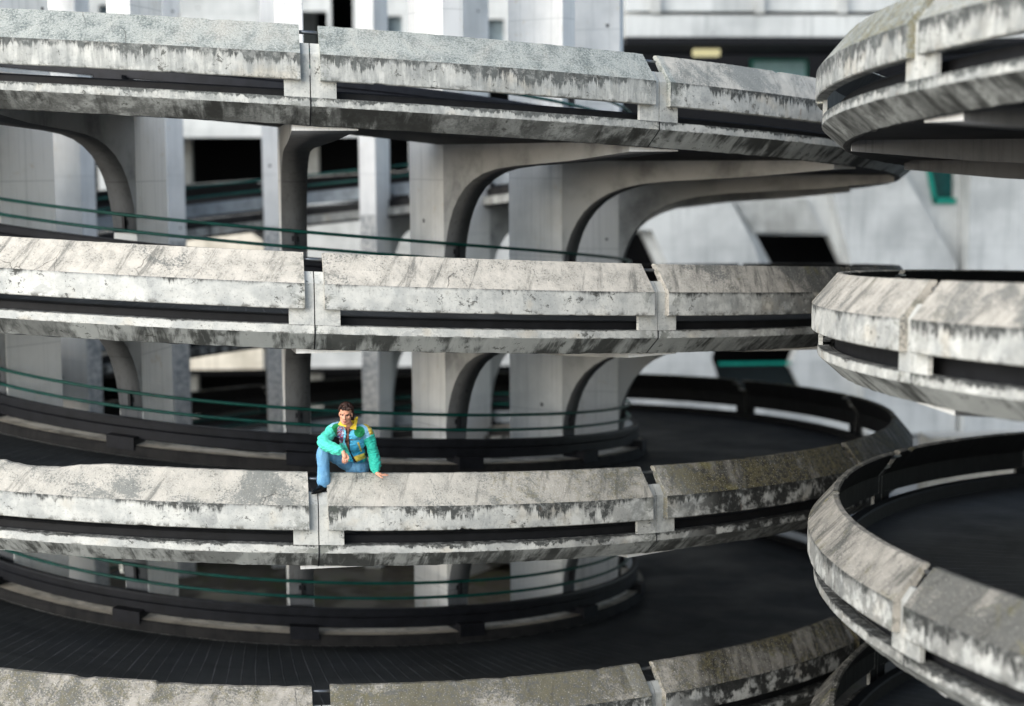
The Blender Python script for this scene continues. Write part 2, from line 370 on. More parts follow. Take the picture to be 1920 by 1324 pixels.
def panel_disp(T, k):
    def f(ph, i):
        x = ph*11.6
        sd = k*5.1+T.tid*19
        j1 = noise.noise((x*3.0, i*.3, sd))*.004+noise.noise((x*16, i*.7, sd+4))*.0030
        dr, dz = j1, 0
        if i <= 2: dz = noise.noise((x*9, 0, sd))*.004+noise.noise((x*40, 0, sd))*.003
        s = spall(T, k, ph)
        if s:
            if i <= 2: dz -= s; dr += s*.25
            elif i in (3, 4): dz -= s*(.45 if i == 3 else .15)
        if i in (15, 16, 17):  # ragged lower arris
            q = max(0, noise.noise((x*2.1, 8, sd))-.35)*.10*abs(noise.noise((x*22, 3, sd)))*2
            dz += q; 
        return dr, dz
    return f

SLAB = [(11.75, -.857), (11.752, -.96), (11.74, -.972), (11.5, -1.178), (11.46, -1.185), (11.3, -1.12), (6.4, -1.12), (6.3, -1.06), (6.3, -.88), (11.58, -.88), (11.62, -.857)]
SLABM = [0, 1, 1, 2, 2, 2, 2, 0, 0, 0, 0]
SLABD = [0, 1, 0, .5, .5, .5, .5, .5, .5, .5, 0]
CURB = [(6.45, -.875), (6.45, -.72), (6.50, -.70), (6.955, -.70), (6.985, -.725), (7.0, -.866), (6.94, -.875)]
CURBM = [0, 0, 0, 1, 1, 1, 1]
BAND = [(6.74, -.625), (6.74, -.345), (6.76, -.32), (6.83, -.32), (6.845, -.35), (6.845, -.44), (6.825, -.455), (6.845, -.47), (6.845, -.61), (6.83, -.625)]

def hexa(bm, T, k, r0, r1, p0, p1, z0, z1, mi=0):
    """a block of the ring: radii r0..r1, angles p0..p1, heights z0..z1"""
    c = [T.pt(k, r, p, z) for z in (z0, z1) for (r, p) in ((r0, p0), (r1, p0), (r1, p1), (r0, p1))]
    v = [bm.verts.new(q) for q in c]
    for i in ((0, 3, 2, 1), (4, 5, 6, 7), (0, 1, 5, 4), (1, 2, 6, 5), (2, 3, 7, 6), (3, 0, 4, 7)):
        f = bm.faces.new([v[j] for j in i]); f.material_index = mi

def tube_path(bm, pts, rad, n=8, cap=True):
    rings = []; s = None; P = [Vector(p) for p in pts]
    for i, p in enumerate(P):
        t = (P[min(len(P)-1, i+1)]-P[max(0, i-1)]).normalized()
        if s is None:
            s = t.cross(Vector((0, 0, 1)))
            if s.length < .1: s = t.cross(Vector((0, 1, 0)))
        s = (s-t*s.dot(t)).normalized(); u = s.cross(t)
        rr = rad[i] if isinstance(rad, (list, tuple)) else rad
        rings.append([bm.verts.new(p+(s*math.cos(q*2*math.pi/n)+u*math.sin(q*2*math.pi/n))*rr) for q in range(n)])
    for a, b in zip(rings, rings[1:]):
        for q in range(n): bm.faces.new((a[q], a[(q+1) % n], b[(q+1) % n], b[q]))
    if cap: bm.faces.new(rings[0][::-1]); bm.faces.new(rings[-1])

def post_mesh(T, k, jph):
    """the pair of stub posts either side of a joint, following the slope of the panels"""
    bm = bmesh.new()
    for s in (-1, 1):
        a0, a1, a2 = s*.0006, s*.0098, s*.0262
        prof_hi = [(11.695, -.86), (11.695, -.39), (11.615, -.27), (11.62, -.222), (11.655, -.222), (11.745, -.352), (11.745, -.86)]
        prof_lo = [(11.695, -.86), (11.695, -.64), (11.743, -.64), (11.743, -.86)]
        for pr, p0, p1 in ((prof_hi, a0, a1), (prof_lo, a1, a2)):
            r0 = [bm.verts.new(T.pt(k, r, jph+p0, z)) for r, z in pr]; r1 = [bm.verts.new(T.pt(k, r, jph+p1, z)) for r, z in pr]
            n = len(pr)
            for i in range(n):
                f = bm.faces.new((r0[i], r0[(i+1) % n], r1[(i+1) % n], r1[i]))
                if i == 0 or (i == 1 and len(pr) > 4): f.material_index = 1
            bm.faces.new(r0[::-1]); bm.faces.new(r1)
    bmesh.ops.recalc_face_normals(bm, faces=bm.faces)
    return bm

DECK_LABELS = {
 (0, 0): 'topmost pale weathered deck of the left spiral ramp, its underside arms showing',
 (0, 1): 'second deck from the top of the left spiral ramp, cream cap panels',
 (0, 2): 'deck of the left spiral ramp on whose parapet the man in the jacket leans',
 (0, 3): 'lowest wide deck of the left spiral ramp, below the man, with grooved black roadway',
 (0, 4): 'shadowed bottom deck of the left spiral ramp seen at the lower right edge',
 (1, 0): 'top deck of the right spiral ramp with yellow lichen on its cap, seen from below',
 (1, 1): 'middle deck of the right spiral ramp, pale cap panels at eye height',
 (1, 2): 'large foreground curve of the right spiral ramp sweeping to the lower right corner',
 (1, 3): 'dark buried deck under the foreground curve of the right spiral ramp'}
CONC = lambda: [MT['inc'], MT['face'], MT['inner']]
def deck(T, k):
    z0 = T.z(k, T.ph)
    dk = empty('ramp_deck', (T.cx, T.cy, z0-.9), label=DECK_LABELS[(T.tid, k)], cat='ramp deck', group='stacked decks of the two spiral ramps')
    lo, hi = R(T.lo), R(T.hi)
    def near(p):
        d_ = math.degrees(p)
        return (-32 < d_ < 110) if T.tid == 0 else (-170 < d_ < -40)
    fr = frange(lo, hi, R(.75))
    def sd(ph, i):
        x = ph*11.6; sd_ = k*3.3+T.tid*9
        if i in (0, 1, 2, 10): return noise.noise((x*6, i, sd_))*.004, noise.noise((x*14, i, sd_))*.004
        if i in (3, 4): return 0, noise.noise((x*5, i, sd_))*.010+noise.noise((x*20, 1, sd_))*.006
        return 0, 0
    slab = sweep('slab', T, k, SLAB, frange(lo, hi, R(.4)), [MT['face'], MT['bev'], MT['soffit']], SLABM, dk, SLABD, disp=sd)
    sweep('road_surface', T, k, [(11.575, -.874), (9.4, -.872), (7.005, -.874)], frange(lo, hi, R(1)), [MT['road']], [0, 0, 0], dk, closed=False)
    sweep('kerb', T, k, CURB, frange(lo, hi, R(1)), [MT['curbf'], MT['curb']], [0, 0, 1, 0, 0, 0, 0], dk)
    sweep('guard_band', T, k, BAND, frange(lo, hi, R(1)), [MT['band'], MT['bandb']], [1]+[0]*9, dk)
    EK = -.76 if T.tid == 0 else -.69
    sweep('edge_kerb', T, k, [(11.36, -.875), (11.375, EK-.02), (11.395, EK), (11.53, EK), (11.55, EK-.02), (11.555, -.875)], frange(lo, hi, R(1)), [MT['inner']], [0]*6, dk)
    for z in (.05, -.19):
        bm = bmesh.new(); tube_path(bm, [T.pt(k, 6.68, p, z) for p in frange(lo, hi, R(1.5))], .026, 8)
        bm_obj('guard_rail', bm, [MT['rail']], dk, True)
    jn = math.ceil((lo-T.ph)/J)
    gap = .0098
    j = jn
    while T.ph+(j+1)*J <= hi+1e-6:
        a, b = T.ph+j*J+gap, T.ph+(j+1)*J-gap
        nr = near((a+b)/2)
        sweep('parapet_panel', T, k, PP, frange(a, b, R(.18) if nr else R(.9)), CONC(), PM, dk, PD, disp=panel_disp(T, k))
        j += 1
    for q in range(jn, j+1):
        jp = T.ph+q*J
        if jp > hi: break
        bm = post_mesh(T, k, jp)
        me = bpy.data.meshes.new('post'); bm.to_mesh(me); bm.free()
        uvl = me.uv_layers.new(name='UVMap')
        for l in me.loops:
            co = me.vertices[l.vertex_index].co
            uvl.data[l.index].uv = (math.atan2(co.x-T.cx, -(co.y-T.cy))*11.6+k*17.3+T.tid*31, co.z)
        for nm, vv in (('drip', .15), ('grime_shade', grime_shade_at(T, k, jp)*.6), ('lichen', lichen_at(T, k, jp)*.4), ('down', .75)):
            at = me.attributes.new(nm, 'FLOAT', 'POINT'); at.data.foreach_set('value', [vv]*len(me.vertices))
        o = link('post', me, [MT['face'], MT['inner']]); child_fix(o, dk)
        bm = bmesh.new(); tube_path(bm, [T.pt(k, 11.50, jp+e, -.085) for e in (-.017, 0, .017)], .024, 10)
        bm_obj('tie_rod', bm, [MT['rod']], dk, True)
        bm = bmesh.new(); hexa(bm, T, k, 11.70, 11.7555, jp-.0007, jp+.0007, -.972, -.858)
        a_, b_ = [[bm.verts.new(T.pt(k, r, jp+s, z)) for r, z in ((11.744, -.974), (11.502, -1.184), (11.44, -1.15), (11.70, -.93))] for s in (-.0007, .0007)]
        for i in range(4): bm.faces.new((a_[i], a_[(i+1) % 4], b_[(i+1) % 4], b_[i]))
        bm_obj('joint_seal', bm, [MT['inner']], dk)
        # block between kerb and guard band, and the rail bracket
        bm = bmesh.new(); aa = .215/6.8
        hexa(bm, T, k, 6.58, 7.02, jp-aa, jp+aa, -.77, -.575)
        bm_obj('guard_block', bm, [MT['band']], dk)
        bm = bmesh.new(); hexa(bm, T, k, 6.56, 6.665, jp-.003, jp+.003, -.21, .07); hexa(bm, T, k, 6.575, 6.60, jp-.008, jp+.008, -.11, -.03)
        bm_obj('rail_bracket', bm, [MT['band']], dk)
    return dk

ARM = [(11.40, -1.24), (10.6, -1.31), (10, -1.36), (9.3, -1.395), (8.6, -1.43), (8.1, -1.475), (7.75, -1.54), (7.45, -1.64), (7.2, -1.77), (7.0, -1.93), (6.85, -2.11), (6.74, -2.30), (6.66, -2.5), (6.60, -2.72), (6.56, -3.0)]
def arm(T, k, ph, par):
    bm = bmesh.new(); c = math.cos(ph); s = math.sin(ph)
    lo_, hi_ = R(T.lo), R(T.hi)
    while ph > hi_: ph -= 2*math.pi
    while ph < lo_: ph += 2*math.pi
    zb = T.z(k, ph)
    def P(r, t, z): return (T.cx+r*s+t*c, T.cy-r*c+t*s, zb+z)
    def hw(r):
        f = max(0, (r-8.2)/3.2); e = .19+f**1.3*.42
        return (-.19, e) if T.sgn > 0 else (-e, .19)
    low = ARM; up = [(11.40, -1.10), (6.4, -1.10), (6.4, -3.0)]
    lv = [[bm.verts.new(P(r, hw(r)[q], z)) for r, z in low] for q in (0, 1)]
    uv_ = [[bm.verts.new(P(r, hw(r)[q], z)) for r, z in up] for q in (0, 1)]
    mid = [[bm.verts.new(P(r, hw(r)[q], -1.10)) for r, z in low[1:]] for q in (0, 1)]
    for q in (0, 1):  # side faces as strips
        tops = [uv_[q][0]]+[m_ for m_, (r, z) in zip(mid[q], low[1:])]
        for i in range(len(low)-1):
            f = bm.faces.new((lv[q][i], lv[q][i+1], tops[i+1], tops[i])); f.material_index = 0
        f = bm.faces.new((lv[q][-1], uv_[q][2], uv_[q][1], tops[-1])); f.material_index = 0
    for i in range(len(low)-1):
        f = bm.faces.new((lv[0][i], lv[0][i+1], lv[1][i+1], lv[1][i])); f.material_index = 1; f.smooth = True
    f = bm.faces.new((lv[0][0], lv[1][0], uv_[1][0], uv_[0][0])); f.material_index = 2
    bmesh.ops.recalc_face_normals(bm, faces=bm.faces)
    return bm_obj('cantilever_arm', bm, [MT['arms'] if T.tid == 0 else MT['edge'], MT['edge'], MT['side']], par)  # right tower's arm sides take the dark edge tone as painted shade

def column(T, j, label, ks=(0, 1, 2, 3, 4)):
    ph = T.ph-.0022+j*J if T.tid == 0 else T.ph+j*J
    c = math.cos(ph); s = math.sin(ph); rm = 6.02
    o = empty('ramp_column', (T.cx+rm*s, T.cy-rm*c, -11.0), label=label, cat='concrete column', kind='thing', group='column fins round the cores of the spiral ramps')
    bm = bmesh.new()
    def P(r, t, z): return (T.cx+r*s+t*c, T.cy-r*c+t*s, z)
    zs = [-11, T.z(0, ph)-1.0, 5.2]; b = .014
    sec = [(5.47, -.196+b), (5.47, .196-b), (5.47+b, .196), (6.57-b, .196), (6.57, .196-b), (6.57, -.196+b), (6.57-b, -.196), (5.47+b, -.196)]
    rows = [[bm.verts.new(P(r, t, z)) for r, t in sec] for z in zs]
    for a in range(2):
        for i in range(8):
            f = bm.faces.new((rows[a][i], rows[a][(i+1) % 8], rows[a+1][(i+1) % 8], rows[a+1][i]))
            f.material_index = {0: 2 if a == 0 else 0, 4: 1 if a == 0 else 0}.get(i, 0)  # outer edge darker below the top deck, paler above it
    bm.faces.new(rows[0][::-1]); bm.faces.new(rows[2])
    bmesh.ops.recalc_face_normals(bm, faces=bm.faces)
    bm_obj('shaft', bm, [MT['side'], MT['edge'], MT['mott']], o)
    for k in ks: arm(T, k, ph, o)
    return o

for k in range(5): deck(TA, k)
for k in range(4): deck(TB, k)
CL = {0: 'column of the left ramp core with dark front edge just left of the man',
      1: 'column of the left ramp core right of the man, pale side and dark arched arm',
      2: 'wide pale column of the left ramp core, second to the right of the man',
      3: 'rightmost near column of the left ramp core, arch springing over the roadway',
      4: 'column of the left ramp core hidden behind its rightmost column',
      5: 'back column of the left ramp core behind the wide pale one',
      6: 'back column of the left ramp core seen through the arch right of the man',
      7: 'back column of the left ramp core directly behind the man, mottled inner edge',
      8: 'slim mottled back column of the left ramp core beside the dark front edge',
      9: 'back column of the left ramp core partly behind the arched column at left',
      10: 'back column of the left ramp core in the pale group at the left margin',
      11: 'back column of the left ramp core at the far left margin of the photo',
      12: 'west column of the left ramp core just outside the left margin',
      13: 'south west column of the left ramp core outside the left margin',
      14: 'near column of the left ramp core cut by the left margin of the photo',
      15: 'column of the left ramp core left of the man, dark arch curving to the left'}
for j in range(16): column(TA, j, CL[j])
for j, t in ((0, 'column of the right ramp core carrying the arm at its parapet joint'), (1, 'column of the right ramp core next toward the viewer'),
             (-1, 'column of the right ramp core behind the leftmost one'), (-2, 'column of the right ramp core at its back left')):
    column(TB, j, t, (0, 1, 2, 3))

# ---------------------------------------------------------------- ground and the buildings behind
bm = bmesh.new()
S = 400; N_ = 20
vv = [[bm.verts.new((-S+2*S*i/N_, -S+2*S*j/N_, -11.0)) for i in range(N_+1)] for j in range(N_+1)]
for j in range(N_):
    for i in range(N_): bm.faces.new((vv[j][i], vv[j][i+1], vv[j+1][i+1], vv[j+1][i]))
tag(bm_obj('ground', bm, [MT['ground']]), 'wet brown mossy ground inside and around the ramps', 'ground', kind='structure')

def holed(name, outer, holes, y, th, mat, parent):
    """a wall in the plane y with real openings, th thick"""
    bm = bmesh.new()
    for lp in [outer]+holes:
        vs = [bm.verts.new((x, y, z)) for x, z in lp]
        for i in range(len(vs)): bm.edges.new((vs[i], vs[(i+1) % len(vs)]))
    bmesh.ops.triangle_fill(bm, use_beauty=True, use_dissolve=False, edges=bm.edges[:], normal=(0, -1, 0))
    ex = bmesh.ops.extrude_face_region(bm, geom=bm.faces[:])
    bmesh.ops.translate(bm, vec=(0, th, 0), verts=[v for v in ex['geom'] if isinstance(v, bmesh.types.BMVert)])
    bmesh.ops.recalc_face_normals(bm, faces=bm.faces)
    return bm_obj(name, bm, [mat], parent)
def rect(x0, x1, z0, z1): return [(x0, z0), (x1, z0), (x1, z1), (x0, z1)]
def prism(name, poly, y0, y1, mat, parent):
    bm = bmesh.new()
    a = [bm.verts.new((x, y0, z)) for x, z in poly]; b = [bm.verts.new((x, y1, z)) for x, z in poly]; n = len(poly)
    bm.faces.new(a); bm.faces.new(b[::-1])
    for i in range(n): bm.faces.new((a[i], b[i], b[(i+1) % n], a[(i+1) % n]))
    bmesh.ops.recalc_face_normals(bm, faces=bm.faces)
    return bm_obj(name, bm, [mat], parent)
def bx(name, x0, x1, y0, y1, z0, z1, mat, parent):
    bm = bmesh.new(); box(bm, x0, x1, y0, y1, z0, z1); return bm_obj(name, bm, [mat], parent)

b1 = empty('car_park_building', (-3, 27, -11), label='pale concrete parking building behind the left ramp core, wide black openings', cat='building')
holed('wall', rect(-26, 8.0, -11, 9.5), [rect(-9.4, -8.0, -3.1, -.9), rect(-7.6, 2.45, -3.1, -.88), rect(3.2, 6.0, -3.1, -1.2), rect(-9.0, 6.6, -10.95, -8.75),
      rect(-7.8, -7.2, 3.05, 3.5), rect(-14, -1.7, .3, 1.6), rect(-.9, 7.4, -.35, 1.3), rect(-1.5, -.25, 1.45, 3.3), rect(-.12, .62, 1.45, 4.4), rect(1.75, 2.25, 2.4, 3.15), rect(5.0, 5.7, 2.2, 3.05)], 24, .6, MT['wall'], b1)
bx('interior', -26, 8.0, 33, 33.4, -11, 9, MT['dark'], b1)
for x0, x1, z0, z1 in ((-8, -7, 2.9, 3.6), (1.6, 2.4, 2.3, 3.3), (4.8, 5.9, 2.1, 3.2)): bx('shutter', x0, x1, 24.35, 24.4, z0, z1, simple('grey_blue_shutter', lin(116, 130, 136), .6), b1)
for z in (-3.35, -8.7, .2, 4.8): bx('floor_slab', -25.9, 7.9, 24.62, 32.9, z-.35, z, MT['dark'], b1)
for x in (-5.6, -1.1, 3.4): bx('inner_pillar', x-.3, x+.3, 27, 27.6, -10.9, 9, MT['wallb'], b1)
bx('streaked_apron', -8.0, -1.9, 23.7, 23.98, -5.9, -3.45, MT['cream'], b1)
bx('streaked_apron', -1.2, 4.9, 23.6, 23.97, -6.4, -3.5, MT['wallb'], b1)
bx('lower_beam', -6.6, -2.6, 23.6, 23.96, -8.72, -7.9, MT['cream'], b1)

b2 = empty('faceted_building', (16, 25, -11), label='white concrete building at right with slanted black openings and teal frames', cat='building')
H1 = [(8.7, -4.1), (10.13, -4.1), (11.15, -6.2), (8.7, -6.2)]
H2 = [(13.95, -4.18), (16.45, -4.22), (17.4, -6.1), (15.0, -6.1)]
H3 = [(12.85, -7.3), (12.52, -8.33), (12.95, -9.6), (15.75, -9.75), (15.22, -8.68), (15.72, -7.3)]
H4 = [(19.55, -1.45), (20.68, -1.45), (20.72, -3.2), (19.95, -3.2)]
holed('wall', rect(8.05, 34, -11, -1.25), [H1, H2, H3, H4], 22, .7, MT['wall'], b2)
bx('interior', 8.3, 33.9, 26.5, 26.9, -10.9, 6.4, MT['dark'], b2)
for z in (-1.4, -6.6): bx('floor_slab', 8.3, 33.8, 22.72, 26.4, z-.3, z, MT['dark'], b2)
bx('opening_rail', 12.75, 15.2, 21.9, 21.98, -8.56, -8.47, MT['teal'], b2)
prism('glazed_panel', [(12.7, -8.6), (15.2, -8.68), (15.7, -9.7), (13.0, -9.55)], 22.3, 22.36, simple('dark_teal_glass', lin(12, 24, 26), .5), b2)
prism('glazed_panel', H4, 22.3, 22.36, simple('teal_glass', lin(14, 70, 70), .25), b2)
for (xa, za), (xb, zb) in (((19.55, -1.45), (19.95, -3.2)), ((19.95, -3.2), (20.72, -3.2))):
    prism('window_frame', [(xa, za), (xa+.14, za+.02), (xb+.14, zb+.14), (xb, zb)] if xa != xb and za != zb else [(xa, za), (xb, zb), (xb, zb+.2), (xa, za+.2)], 21.9, 22.28, MT['teal'], b2)
prism('buttress', [(15.9, -1.3), (18.2, -1.3), (20.6, -5.2), (20.75, -10.9), (17.75, -10.9), (17.0, -5.0)], 21.3, 21.97, MT['wall'], b2)
prism('buttress', [(8.6, -3.0), (13.0, -3.0), (13.85, -4.6), (14.3, -6.0), (11.3, -6.0), (10.4, -4.0), (8.6, -3.9)], 21.5, 21.98, MT['wall'], b2)
prism('buttress', [(20.85, 1.0), (26, 1.0), (26, -10.9), (20.85, -10.9)], 20.9, 21.96, MT['wall'], b2)
prism('stained_panel', [(13.1, -3.0), (15.6, -3.0), (16.2, -4.1), (13.9, -4.1)], 21.85, 21.985, MT['wallb'], b2)
bx('upper_soffit', 8.9, 24, 16.8, 21.9, 1.72, 1.9, MT['dark'], b2)
for (z0, z1, y) in ((1.92, 2.55, 16.8), (2.68, 3.25, 16.95), (3.4, 3.9, 17.1), (4.2, 5.2, 17.3)):
    bx('facade_band', 8.9, 24, y, y+.5, z0, z1, MT['wall'], b2)
bx('band_backing', 8.9, 24, 17.85, 18.2, 1.95, 6.5, MT['wallb'], b2)
for x in (9.6, 12.7, 15.2): bx('band_pillar', x, x+.28, 16.7, 16.78, 2.6, 5.2, MT['wallb'], b2)
bx('ceiling_lamp', 11.3, 12.1, 18.9, 19.3, 1.50, 1.71, MT['lamp'], b2)
bx('window', 13.6, 15.3, 21.0, 21.04, .9, 1.45, MT['glass'], b2)
bx('window_frame', 13.5, 15.4, 21.05, 21.12, .8, 1.55, MT['teal'], b2)

bm = bmesh.new(); rp = random.Random(4)   # crumpled scrap of paper caught on the inner rail
g_ = [[bm.verts.new((-2.045+.017*i+rp.uniform(-.006, .006)+.004*j, -6.62+rp.uniform(-.018, .018), -7.80-.030*j+rp.uniform(-.005, .005))) for i in range(5)] for j in range(6)]
for a_, b_ in zip(g_, g_[1:]):
    for i in range(4): bm.faces.new((a_[i], a_[i+1], b_[i+1], b_[i]))
ex = bmesh.ops.extrude_face_region(bm, geom=bm.faces[:]); bmesh.ops.translate(bm, vec=(0, .004, 0), verts=[v for v in ex['geom'] if isinstance(v, bmesh.types.BMVert)])
bmesh.ops.recalc_face_normals(bm, faces=bm.faces)
tag(bm_obj('paper_scrap', bm, [simple('white_paper', lin(225, 225, 220), .8)]), 'small white scrap of paper caught on the green rail at lower left', 'litter')
b3 = tag(bx('retaining_wall', 15.6, 18.6, 8.6, 9.4, -11, -8.75, MT['cream'], None), 'low mossy stained retaining wall between the two ramps', 'wall')

# ---------------------------------------------------------------- the man leaning on the parapet
def blob(bm, c, r, fr=None, n=14):
    m_ = Matrix.Translation(Vector(c)) @ (fr.to_4x4() if fr else Matrix()) @ Matrix.Diagonal((r[0], r[1], r[2], 1))
    nv = max(5, n//2+1)
    rows = [[bm.verts.new(m_ @ Vector((math.sin(math.pi*j/nv)*math.cos(2*math.pi*i/n), math.sin(math.pi*j/nv)*math.sin(2*math.pi*i/n), math.cos(math.pi*j/nv)))) for i in range(n)] for j in range(1, nv)]
    t_, b_ = bm.verts.new(m_ @ Vector((0, 0, 1))), bm.verts.new(m_ @ Vector((0, 0, -1)))
    for i in range(n):
        k = (i+1) % n
        bm.faces.new((t_, rows[0][i], rows[0][k])); bm.faces.new((b_, rows[-1][k], rows[-1][i]))
        for a, b in zip(rows, rows[1:]): bm.faces.new((a[i], b[i], b[k], a[k]))
def limb(bm, pts, rad, n=14, sub=4):
    P_ = [Vector(p) for p in pts]; out, ro = [], []
    for i in range(len(P_)-1):
        p0, p1, p2, p3 = P_[max(0, i-1)], P_[i], P_[i+1], P_[min(len(P_)-1, i+2)]
        for q in range(sub):
            t = q/sub
            out.append(.5*((2*p1)+(p2-p0)*t+(2*p0-5*p1+4*p2-p3)*t*t+(3*p1-p0-3*p2+p3)*t**3)); ro.append(rad[i]+(rad[i+1]-rad[i])*t)
    out.append(P_[-1]); ro.append(rad[-1])
    tube_path(bm, out, ro, n)
    blob(bm, out[0], (ro[0],)*3, n=12); blob(bm, out[-1], (ro[-1],)*3, n=12)
def fuse(bm, voxel, smooth_it, name):
    me = bpy.data.meshes.new('raw'); bm.to_mesh(me); bm.free()
    o = bpy.data.objects.new('raw', me); COL.objects.link(o)
    m1 = o.modifiers.new('r', 'REMESH'); m1.mode = 'VOXEL'; m1.voxel_size = voxel
    m2 = o.modifiers.new('s', 'SMOOTH'); m2.iterations = smooth_it; m2.factor = .5
    dg = bpy.context.evaluated_depsgraph_get(); me2 = bpy.data.meshes.new_from_object(o.evaluated_get(dg))
    bpy.data.objects.remove(o); bpy.data.meshes.remove(me); me2.name = name
    return me2
def paint(me, fn):
    a = me.color_attributes.new('paint', 'FLOAT_COLOR', 'POINT')
    buf = []
    for v in me.vertices:
        q = fn(v.co, v.normal); buf += [q[0]*.9, q[1]*.9, q[2]*.9, 1]
    a.data.foreach_set('color', buf)
def warp(me, fn):
    new = []
    for v in me.vertices: new += list(fn(v.co.copy(), v.normal.copy()))
    me.vertices.foreach_set('co', new); me.update()
def mat_paint(name, rough, nscale, amt, spec=.3, sheen=0):
    B = NB(name); c = B.n('ShaderNodeAttribute', attribute_name='paint').outputs['Color']
    geo = B.n('ShaderNodeNewGeometry').outputs['Position']; n = B.noise(geo, nscale, 4, .6)
    c2 = B.mix(B.ramp(n, .3, .7, 0, amt), c, (0, 0, 0, 1)); B.out(c2, rough, n, .4, .004, spec)
    if sheen: B.b.inputs['Sheen Weight'].default_value = sheen
    return B.m

man = empty('person', (1.75, -11.3, -6.33), label='man in a turquoise, blue and yellow jacket and blue jeans leaning over the parapet', cat='person', kind='thing')
hf = Vector((-.10, -.965, -.20)).normalized(); hr = Vector((1, -.10, -.06)); hr = (hr-hf*hr.dot(hf)).normalized(); hu = hf.cross(hr)
if hu.z < 0: hu = -hu
HC = Vector((1.672, -11.555, -4.735)); HM = Matrix((hr, hf, hu)).transposed()
def hd(x, y, z): return HC+HM @ Vector((x, y, z))
SHR, SHL = (1.54, -11.42, -4.93), (1.915, -11.37, -4.985)
ELR, WRR, HAR = (1.395, -11.60, -5.075), (1.635, -11.73, -5.165), (1.665, -11.755, -5.215)
ELL, WRL = (1.995, -11.33, -5.27), (2.035, -11.49, -5.475)
HIP, HIPR, HIPL = (1.775, -11.12, -5.44), (1.69, -11.15, -5.43), (1.84, -11.13, -5.46)
KNR, ANR, KNL, ANL = (1.385, -11.50, -5.175), (1.395, -11.505, -5.59), (1.79, -11.22, -5.86), (1.82, -11.10, -6.24)

bm = bmesh.new()
blob(bm, hd(0, -.018, .035), (.073, .092, .082), HM); blob(bm, hd(0, .025, -.035), (.058, .066, .082), HM); blob(bm, hd(0, .062, -.096), (.024, .022, .019), HM)
for s in (-1, 1):
    blob(bm, hd(s*.043, .050, -.018), (.024, .026, .022), HM); blob(bm, hd(s*.076, -.008, -.012), (.010, .020, .030), HM)
    limb(bm, [hd(s*.047, .066, .030), hd(s*.028, .086, .034), hd(s*.010, .090, .030)], [.008, .010, .009], 8, 2)
    limb(bm, [hd(s*.050, .005, -.05), hd(s*.040, .045, -.082), hd(s*.012, .068, -.100)], [.018, .018, .016], 8, 3)
limb(bm, [hd(0, .088, .022), hd(0, .100, .0), hd(0, .111, -.026)], [.007, .008, .012], 8, 3)
for s in (-1, 1): blob(bm, hd(s*.011, .098, -.030), (.008, .009, .007), HM)
limb(bm, [hd(-.021, .083, -.064), hd(0, .092, -.061), hd(.021, .083, -.064)], [.005, .007, .005], 8, 2)
limb(bm, [hd(-.017, .083, -.074), hd(0, .090, -.075), hd(.017, .083, -.074)], [.005, .0075, .005], 8, 2)
limb(bm, [(1.715, -11.43, -4.96), (1.70, -11.48, -4.90), hd(0, -.005, -.07)], [.066, .056, .052])
for c, r in (((1.725, -11.40, -5.01), (.17, .10, .09)), ((1.735, -11.33, -5.13), (.14, .10, .11)), ((1.755, -11.22, -5.29), (.125, .095, .11)), ((1.775, -11.13, -5.43), (.135, .10, .10))): blob(bm, c, r)
limb(bm, [SHR, ELR, WRR], [.05, .04, .026]); limb(bm, [SHL, ELL, WRL], [.05, .04, .026])
limb(bm, [HIPR, (1.54, -11.33, -5.31), KNR, (1.388, -11.50, -5.40), ANR], [.07, .055, .045, .042, .034]); limb(bm, [HIPL, KNL, ANL], [.07, .05, .035])
# right hand hanging relaxed over the thigh
limb(bm, [WRR, (1.648, -11.748, -5.185), (1.662, -11.765, -5.225)], [.026, .026, .030])
for i, (dx, ln) in enumerate(((-.030, .064), (-.010, .074), (.011, .070), (.030, .056))):
    b0 = Vector((1.664+dx*.9, -11.772+abs(dx)*.2, -5.238)); b1 = b0+Vector((dx*.12, -.012, -ln*.42)); b2 = b1+Vector((0, .006, -ln*.32)); b3 = b2+Vector((0, .014, -ln*.26))
    limb(bm, [b0, b1, b2, b3], [.0095, .0088, .0082, .007], 8, 2)
limb(bm, [(1.680, -11.755, -5.195), (1.705, -11.765, -5.225), (1.708, -11.775, -5.255)], [.012, .010, .008], 8, 2)
